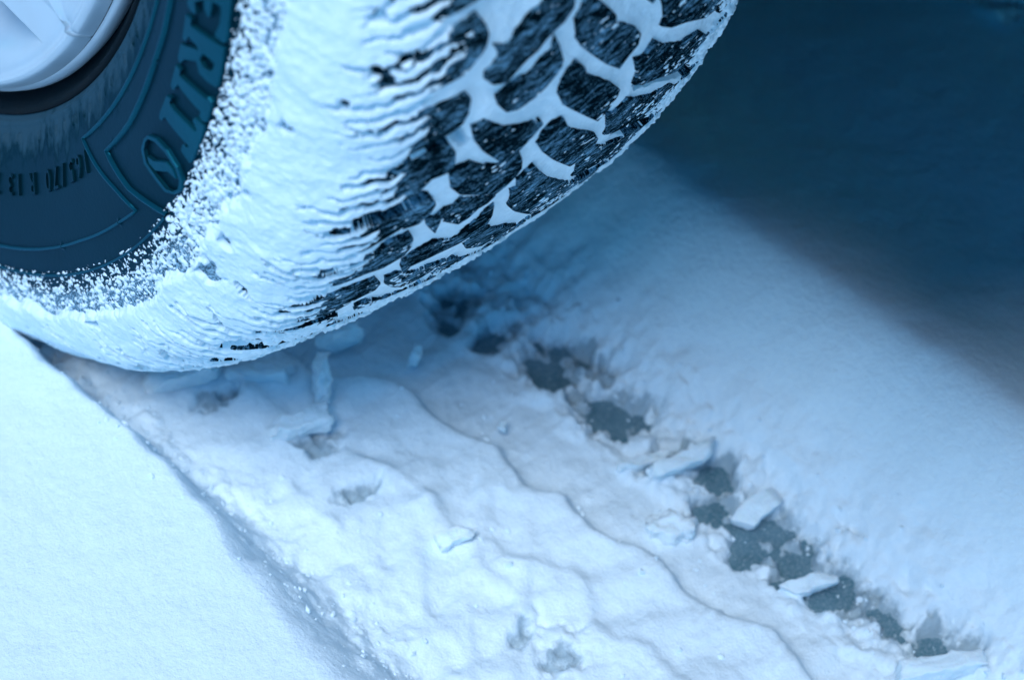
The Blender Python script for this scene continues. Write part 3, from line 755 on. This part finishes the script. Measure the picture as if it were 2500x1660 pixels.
# fissures where the cake has cracked along the front edges of the blocks
FISS = [[(-75, 81.95), (-70.8, 82.0), (-66.8, 82.8), (-60, 83.6)], [(-72.5, 78.0), (-68.5, 77.8), (-65.9, 78.4), (-58, 79.2)],
        [(-70.5, 73.4), (-66.9, 73.9), (-62, 74.8)], [(-76, 64.6), (-73.4, 64.2), (-70.1, 64.25), (-67.1, 64.7), (-61.7, 65.75), (-56, 66.4)],
        [(-77, 59.9), (-74.9, 59.2), (-71.3, 59.2), (-67.5, 59.9), (-63, 61)], [(-77.5, 55.2), (-75, 54.3), (-71.5, 54.3), (-68, 55.0), (-62, 56.4)],
        [(-76, 50.3), (-71, 49.9), (-66, 50.6)]]
for f in FISS:
    d = pl_dist([(x, p * MM_DEG) for x, p in f], xm, ym)
    w = .75 + .55 * lump2 + .4 * grain
    T = np.where((d < np.maximum(w, 0)) & top | ((d < np.maximum(w, 0)) & (xm < -70) & (rm > 255)), -1.2 - .3 * grain, T)
hole = sstep(.80, .95, fbm(sm / 11, ym / 11, 3, 60)) * (xm < -60) * (rm > 250)
T = T - hole * 3.2
T = np.where(void > .5, np.where(blk > .5, -1.4, -9.6), T)
# ragged far edge
tx = np.interp(S_, ps, tg[:, 0]); tr = np.interp(S_, ps, tg[:, 1])
x3 = x0 - tr * T / 1000; r3 = r0 + tx * T / 1000
Vc = to3(x3, r3, PH)
q = grid_quads(len(ph), len(sv))
Tm = np.maximum.reduce([T.ravel()[q[:, k]] for k in range(4)])
bm_ = np.minimum.reduce([blk.ravel()[q[:, k]] for k in range(4)])
side_ = ~top.ravel()[q[:, 0]]
keep = ~(((bm_ > .5) & (Tm < -.5)) | (side_ & (Tm < -.35)) | (Tm < -9))
q = q[keep]
tag(link('snow_crust', mesh_np('snow_crust', Vc, q), SNOW_TYRE), 'white snow and rime caked over the tyre shoulder and tread grooves', 'snow', kind='stuff')

# ------------------------------------------------------------------ rim and hubcap
def lathe(name, pts, n, material, parent, center=(0, 0, CZ)):
    pts = np.array(pts, float); a = np.linspace(0, 2 * np.pi, n, endpoint=False)
    x = np.broadcast_to(pts[:, 0], (n, len(pts))); r = np.broadcast_to(pts[:, 1], (n, len(pts)))
    V = np.stack([x + center[0], -r * np.sin(a)[:, None] + center[1], center[2] - r * np.cos(a)[:, None]], -1)
    return link(name, mesh_np(name, V, grid_quads(n, len(pts), True)), material, parent)
lathe('rim', [(.060, .165), (.0, .160), (-.045, .166), (-.056, .170), (-.060, .1745), (-.0625, .179), (-.0655, .1825), (-.0685, .184), (-.0695, .1855), (-.0680, .1868), (-.0635, .1862), (-.058, .182)], 260, STEEL, wheel)
lathe('wheel_disc', [(-.050, .168), (-.046, .14), (-.052, .10), (-.03, .06), (-.03, .0)], 120, STEEL, wheel)
rv = np.concatenate([np.linspace(.012, .14, 60), np.linspace(.1405, .1775, 75)])
a = np.radians(np.concatenate([np.arange(28, 74, .12), np.arange(74, 388, .8)]))
Rg, Ag = np.meshgrid(rv, a, indexing='xy'); dg_ = np.degrees(Ag)
Xh = -.0735 - .004 * sstep(.165, .10, Rg) + .0055 * sstep(.1745, .1785, Rg) - .0006 * np.exp(-((Rg - .1735) / .0007) ** 2) + .0004 * np.exp(-((Rg - .1715) / .0012) ** 2)
PER = 24.0
loc = ((dg_ - 44.5 - (Rg - .1527) / .0166 * 4.3 + PER / 2) % PER) - PER / 2
ain = -loc
pocket = .020 * sstep(.1705, .148, Rg) * sstep(0, .55, ain) * sstep(12.0, 5.0, ain)
loc2 = ((dg_ - 55.6 + PER / 2) % PER) - PER / 2
wtri = np.maximum(.1712 - Rg, 0) / .0093 * 2.1
facet = .0016 * np.clip(1 - np.abs(loc2) / np.maximum(np.minimum(wtri, 4.5), 1e-3), 0, 1)
Xh = Xh + pocket - facet
hq = grid_quads(len(a), len(rv), True)
hq = hq[np.minimum.reduce([pocket.ravel()[hq[:, k]] for k in range(4)]) < .0135]       # the cooling slots are open
hub = link('hubcap', mesh_np('hubcap', np.stack([Xh, -Rg * np.sin(Ag), CZ - Rg * np.cos(Ag)], -1), hq), HUB, wheel)
lathe('hubcap_rim', [(-.0682, .1773), (-.0672, .1790), (-.0650, .1796), (-.060, .178)], 260, HUB, hub)
lathe('hub_centre', [(-.0778, .0), (-.0800, .020), (-.0795, .028), (-.0765, .031), (-.072, .031)], 64, HUB, hub)

# ------------------------------------------------------------------ loose pieces of packed snow in the track
def chunk(a, b_, w, h, z, label, tilt=0.0, roll=0.0, taper=1.0, rough=.8, seed=0, bend=0.0):
    """bar from a to b_ (mm on the ground), w wide, h high, its underside at z"""
    ax, ay = a; bx, by = b_
    L = math.hypot(bx - ax, by - ay); rot = math.atan2(by - ay, bx - ax)
    bm = bmesh.new(); bmesh.ops.create_cube(bm, size=1)
    bmesh.ops.subdivide_edges(bm, edges=bm.edges[:], cuts=17, use_grid_fill=True)
    V = np.array([v.co for v in bm.verts]) * 2
    # round the edges: superellipsoid in the cross-section
    p_ = 12.0
    nrm = (np.abs(V) ** p_).sum(1) ** (1 / p_); V = V / nrm[:, None]
    U = V * np.array([L / 2, w / 2, h / 2])
    k = 1 - (1 - taper) * (V[:, 0] * .5 + .5)
    U[:, 1] *= k; U[:, 2] *= .6 + .4 * k
    U[:, 2] += bend * (V[:, 0] ** 2)
    rg = np.random.default_rng(500 + seed)
    for _ in range(9):                                   # broken faces
        n_ = rg.normal(size=3) * np.array([1.0, .8, .8]); n_ /= np.linalg.norm(n_)
        ext = (U @ n_).max(); lim_ = ext * rg.uniform(.60, .90)
        over = np.maximum(U @ n_ - lim_, 0); U = U - over[:, None] * n_
    for ax_ in range(3):
        o1, o2 = U[:, (ax_ + 1) % 3], U[:, (ax_ + 2) % 3]
        U[:, ax_] += rough * (1.5 * fbm(U[:, 0] / 9 + o2 / 7, U[:, 1] / 9 + o1 / 7, 3, 70 + seed * 5 + ax_) + .75 * fbm((U[:, 0] + U[:, 2]) / 1.8, (U[:, 1] - U[:, 2]) / 1.8, 3, 90 + seed * 5 + ax_))
    for v, u in zip(bm.verts, U): v.co = Vector((u / 1000).tolist())
    for f in bm.faces: f.smooth = True
    me_ = bpy.data.meshes.new('snow_chunk'); bm.to_mesh(me_); bm.free()
    o = link('snow_chunk', me_, SNOW_CHUNK)
    o.location = ((ax + bx) / 2000, (ay + by) / 2000, (z - 1.5 + h / 2 + abs(math.sin(tilt)) * L / 2) / 1000)
    o.rotation_euler = (roll, -tilt, rot)
    o.rotation_mode = 'XYZ'
    tag(o, label, 'snow piece', 'loose pieces of packed snow in the tyre track')
    return o
chunk((62, -271), (102, -281), 5.5, 6.5, 8, 'long thin stick of snow lying across the right edge of the track', .10, .3, .9, .6, 1)
chunk((75, -303), (99, -306), 9, 4, 3, 'smooth slanted slab of snow beside the bare patches on the right', .30, .25, .9, .35, 2)
chunk((66, -334), (86, -343), 6, 6, 5, 'short pale bar of snow lying over the narrow bare strip', .05, .2, .8, .5, 3)
chunk((66, -380), (98, -399), 7, 8, 6, 'blurred snow stick in the bottom right corner', .08, 0, .85, .4, 4)
chunk((-48, -130), (-20, -141), 7, 7, 8, 'rounded snow bar under the tyre beside the left bank', .12, .1, 1.1, .5, 5)
chunk((-26, -175), (-1, -186), 8, 7, 9, 'flat-ended snow bar in front of the tyre, lying lowest of its cluster', .10, .1, 1.0, .5, 6, 1.0)
chunk((-6, -180), (6, -163), 6, 11, 8, 'upright wedge of snow standing behind the flat-ended bar', .50, .1, .6, .7, 7)
chunk((-19, -143), (0, -163), 8, 6, 8, 'shaded snow slab just below the tyre, left of the upright wedge', .15, -.2, 1.0, .6, 8)
chunk((-14, -247), (0, -255), 8, 5, 8.5, 'small pointed flake of snow alone in the middle of the track', .25, .15, .4, .4, 9)
chunk((63, -260), (82, -268), 4.5, 4.5, 5, 'small thin snow stick right behind the long one', .10, 0, .8, .5, 10)
chunk((12, -152), (33, -158), 5, 12, 7, 'upright blue-shaded snow slab close under the tread', .10, .12, .8, .6, 11)
chunk((36, -180), (43, -176), 3.5, 10, 6, 'tiny upright snow sliver standing under the tyre', .15, .1, .8, .35, 12)
chunk((50, -287), (66, -296), 11, 9, 2, 'thick snow lump left of the bare patches on the right', .05, 0, .95, 1.0, 13)
chunk((41, -223), (45, -221), 3.2, 3, 8, 'pea-sized snow crumb in the dark groove', 0, 0, 1, .3, 14)
def crumbs():
    """fine debris along the foot of both banks and round the bare patches"""
    rg = np.random.default_rng(77)
    t_ = (1 + 5 ** .5) / 2
    ico = np.array([(-1, t_, 0), (1, t_, 0), (-1, -t_, 0), (1, -t_, 0), (0, -1, t_), (0, 1, t_), (0, -1, -t_), (0, 1, -t_), (t_, 0, -1), (t_, 0, 1), (-t_, 0, -1), (-t_, 0, 1)]) / math.hypot(1, t_)
    fc = np.array([(0, 11, 5), (0, 5, 1), (0, 1, 7), (0, 7, 10), (0, 10, 11), (1, 5, 9), (5, 11, 4), (11, 10, 2), (10, 7, 6), (7, 1, 8), (3, 9, 4), (3, 4, 2), (3, 2, 6), (3, 6, 8), (3, 8, 9), (4, 9, 5), (2, 4, 11), (6, 2, 10), (8, 6, 7), (9, 8, 1)])
    V_, F_ = [], []
    n = 0
    for k in range(2000):
        u = rg.random()
        if u < .40: x = -.062 + rg.normal() * .008
        elif u < .80: x = .088 + rg.normal() * .010
        else: x = rg.uniform(-.06, .10)
        y = rg.uniform(-.44, -.06)
        i_ = min(len(xs) - 1, np.searchsorted(xs, x)); j_ = min(len(ys) - 1, np.searchsorted(ys, y))
        z = float(Z[i_, j_])
        if z < .001 and rg.random() < .85: continue
        r = .00025 + .0008 * rg.random() ** 3 + (.0008 if rg.random() < .02 else 0)
        sc_ = rg.uniform(.6, 1.3, 3)
        V_.append(ico * r * sc_ * (1 + rg.normal(size=(12, 1)) * .32) + np.array([x, y, max(z, .0) + r * .35]))
        F_.append(fc + n); n += 12
    return mesh_np('snow_crumbs', np.vstack(V_), np.vstack(F_), False)
tag(link('snow_crumbs', crumbs(), SNOW), 'fine snow crumbs strewn along the edges of the tyre track', 'snow crumbs', kind='stuff')
def mound(x, y, w, l, h, label, seed):
    n = 40
    g = np.linspace(-1, 1, n); A_, B_ = np.meshgrid(g, g, indexing='ij')
    d = np.hypot(A_, B_)
    z = h * np.clip(1 - d ** 2, 0, 1) ** .6 * (1 + .35 * fbm(A_ * 2.2, B_ * 2.2, 4, seed)) + .004 * fbm(A_ * 9, B_ * 9, 3, seed + 1) - .012
    V = np.stack([A_ * w, B_ * l, z], -1)
    o = link('snow_clod', mesh_np('snow_clod', V, grid_quads(n, n)), SNOW); o.location = (x, y, .05)
    return tag(o, label, 'snow clod')
mound(.425, -.150, .055, .05, .045, 'blurred clod of fallen snow in the shade under the car', 120)

# ------------------------------------------------------------------ the parked car above the frame; unseen underside shaped to block light
car = empty('parked_car', (.66, 1.1, 0))
tag(car, 'dark blue hatchback whose rear end overhangs the wheel', 'car')
inv = Matrix.Translation((-.66, -1.1, 0))
def cpart(name, me_, mat_):
    me_.transform(inv); return link(name, me_, mat_, car)
def arch(yc, r, z0, n=18):
    zc = CZ; a0 = math.asin((z0 - zc) / r)
    return [(yc + r * math.cos(t), zc + r * math.sin(t)) for t in np.linspace(math.pi - a0, a0, n)]
prof_car = [(-.36, .365), (-.41, .44), (-.42, .66), (-.40, .90), (-.36, .98), (-.18, 1.38), (.25, 1.43), (1.15, 1.39), (1.72, .99), (2.55, .88), (2.80, .74), (2.84, .50), (2.76, .30), (2.70, .28)]
low = [(2.70, .28)] + arch(2.32, .335, .28)[::-1] + arch(0, .325, .365)[::-1]
outline = prof_car[:-1] + low[:-0 or None]
def shell():
    bm = bmesh.new()
    def xin(z): return .13 * max(0, min(1, (z - .95) / .45)) + .02 * max(0, (.5 - z) / .25)
    pts = outline
    for side in (0, 1):
        b2 = fill_2d([[(y, z) for y, z in pts]], .25)
        for v in b2.verts:
            y, z = v.co.x, v.co.y
            x = -.103 + xin(z) if side == 0 else 1.423 - xin(z)
            v.co = Vector((x, y, z))
        t_ = bpy.data.meshes.new('t'); b2.to_mesh(t_); b2.free(); bm.from_mesh(t_); bpy.data.meshes.remove(t_)
    n = len(pts)
    for i in range(n):
        (y0_, z0_), (y1_, z1_) = pts[i], pts[(i + 1) % n]
        mid = (y0_ + y1_) / 2
        vs = [bm.verts.new(c) for c in ((-.103 + xin(z0_), y0_, z0_), (1.423 - xin(z0_), y0_, z0_), (1.423 - xin(z1_), y1_, z1_), (-.103 + xin(z1_), y1_, z1_))]
        bm.faces.new(vs)
    bmesh.ops.remove_doubles(bm, verts=bm.verts[:], dist=1e-4)
    bmesh.ops.recalc_face_normals(bm, faces=bm.faces[:])
    me_ = bpy.data.meshes.new('body'); bm.to_mesh(me_); bm.free(); return me_
body = cpart('body', shell(), PAINT)
def box(name, lo, hi, mat_, bev=.01, parent=None):
    bm = bmesh.new(); bmesh.ops.create_cube(bm, size=1)
    for v in bm.verts: v.co = Vector([lo[i] + (v.co[i] + .5) * (hi[i] - lo[i]) for i in range(3)])
    bmesh.ops.bevel(bm, geom=bm.edges[:], offset=bev, segments=3, affect='EDGES', profile=.5)
    me_ = bpy.data.meshes.new(name); bm.to_mesh(me_); bm.free()
    o = cpart(name, me_, mat_)
    if parent: o.parent = parent
    return o
box('underbody', (.17, -.57, .21), (1.20, 2.60, .42), UNDER, .03)  # unseen; stretched rearward to close off light from behind
box('wheel_housing', (.105, -.345, .27), (.165, .42, .60), UNDER, .02)  # unseen; set low beside the rut to darken the ground
box('rear_valance', (.10, -.41, .245), (1.30, -.34, .45), PLASTIC, .02)  # unseen; dropped low to stop light leaking in at the rear
box('floor_pan', (.26, -.55, .135), (1.12, 2.55, .24), UNDER, .03)  # unseen; lowered and extended so the ground beneath goes dark
box('rear_axle', (.10, -.03, .22), (1.22, .05, .30), UNDER, .02)
box('silencer', (.60, -.34, .115), (1.05, -.10, .20), CHROME, .05)
def bumper():  # unseen; middle pushed back and down to block light from behind
    xs_ = np.linspace(-.112, 1.432, 40); u = np.minimum(xs_ + .112, 1.432 - xs_)
    yr = -.45 - .17 * sstep(0, .36, u); zl = .375 - .155 * sstep(.18, .36, u)
    ring = [np.stack([xs_, yr * 0 - .36, zl], -1), np.stack([xs_, yr + .02, zl], -1), np.stack([xs_, yr, zl + .03], -1), np.stack([xs_, yr, zl * 0 + .60], -1), np.stack([xs_, yr + .03, zl * 0 + .63], -1), np.stack([xs_, yr * 0 - .36, zl * 0 + .64], -1)]
    return mesh_np('bumper', np.stack(ring, 0), grid_quads(6, 40, True))
cpart('bumper', bumper(), PLASTIC)
box('tail_lamp', (-.108, -.43, .66), (.10, -.36, .86), RED, .015)
box('tail_lamp', (1.22, -.43, .66), (1.428, -.36, .86), RED, .015)
def pane(name, pts3):
    bm = bmesh.new(); f = bm.faces.new([bm.verts.new(p) for p in pts3])
    r_ = bmesh.ops.extrude_face_region(bm, geom=[f]); 
    for g in r_['geom']:
        if isinstance(g, bmesh.types.BMVert): g.co.x += .004; g.co.z += .002
    bmesh.ops.recalc_face_normals(bm, faces=bm.faces[:])
    me_ = bpy.data.meshes.new(name); bm.to_mesh(me_); bm.free(); return cpart(name, me_, GLASS)
def sx(z, left=True):
    i_ = .13 * max(0, min(1, (z - .95) / .45)); return (-.103 + i_ - .007) if left else (1.423 - i_ + .003)
for left in (True, False):
    pane('side_window', [(sx(1.0, left), y, 1.0) for y in (-.33,)] + [(sx(1.33, left), -.14, 1.33), (sx(1.35, left), .38, 1.35), (sx(1.0, left), .42, 1.0)])
    pane('side_window', [(sx(1.0, left), .48, 1.0), (sx(1.35, left), .46, 1.35), (sx(1.33, left), 1.08, 1.33), (sx(1.0, left), 1.50, 1.0)])
pane('rear_window', [(.0, -.36, 1.0), (1.32, -.36, 1.0), (1.22, -.205, 1.345), (.10, -.205, 1.345)])
for wx_, wy_ in ((1.32, 0), (0.0, 2.32), (1.32, 2.32)):
    w_ = lathe('wheel', [(x, r) for x, r in (pf[::10] * [1, 1]).tolist()] + [(.05, .16), (-.05, .16), (-.06, .10), (-.05, .0)], 72, TREAD, car, (wx_ - .66, wy_ - 1.1, CZ))
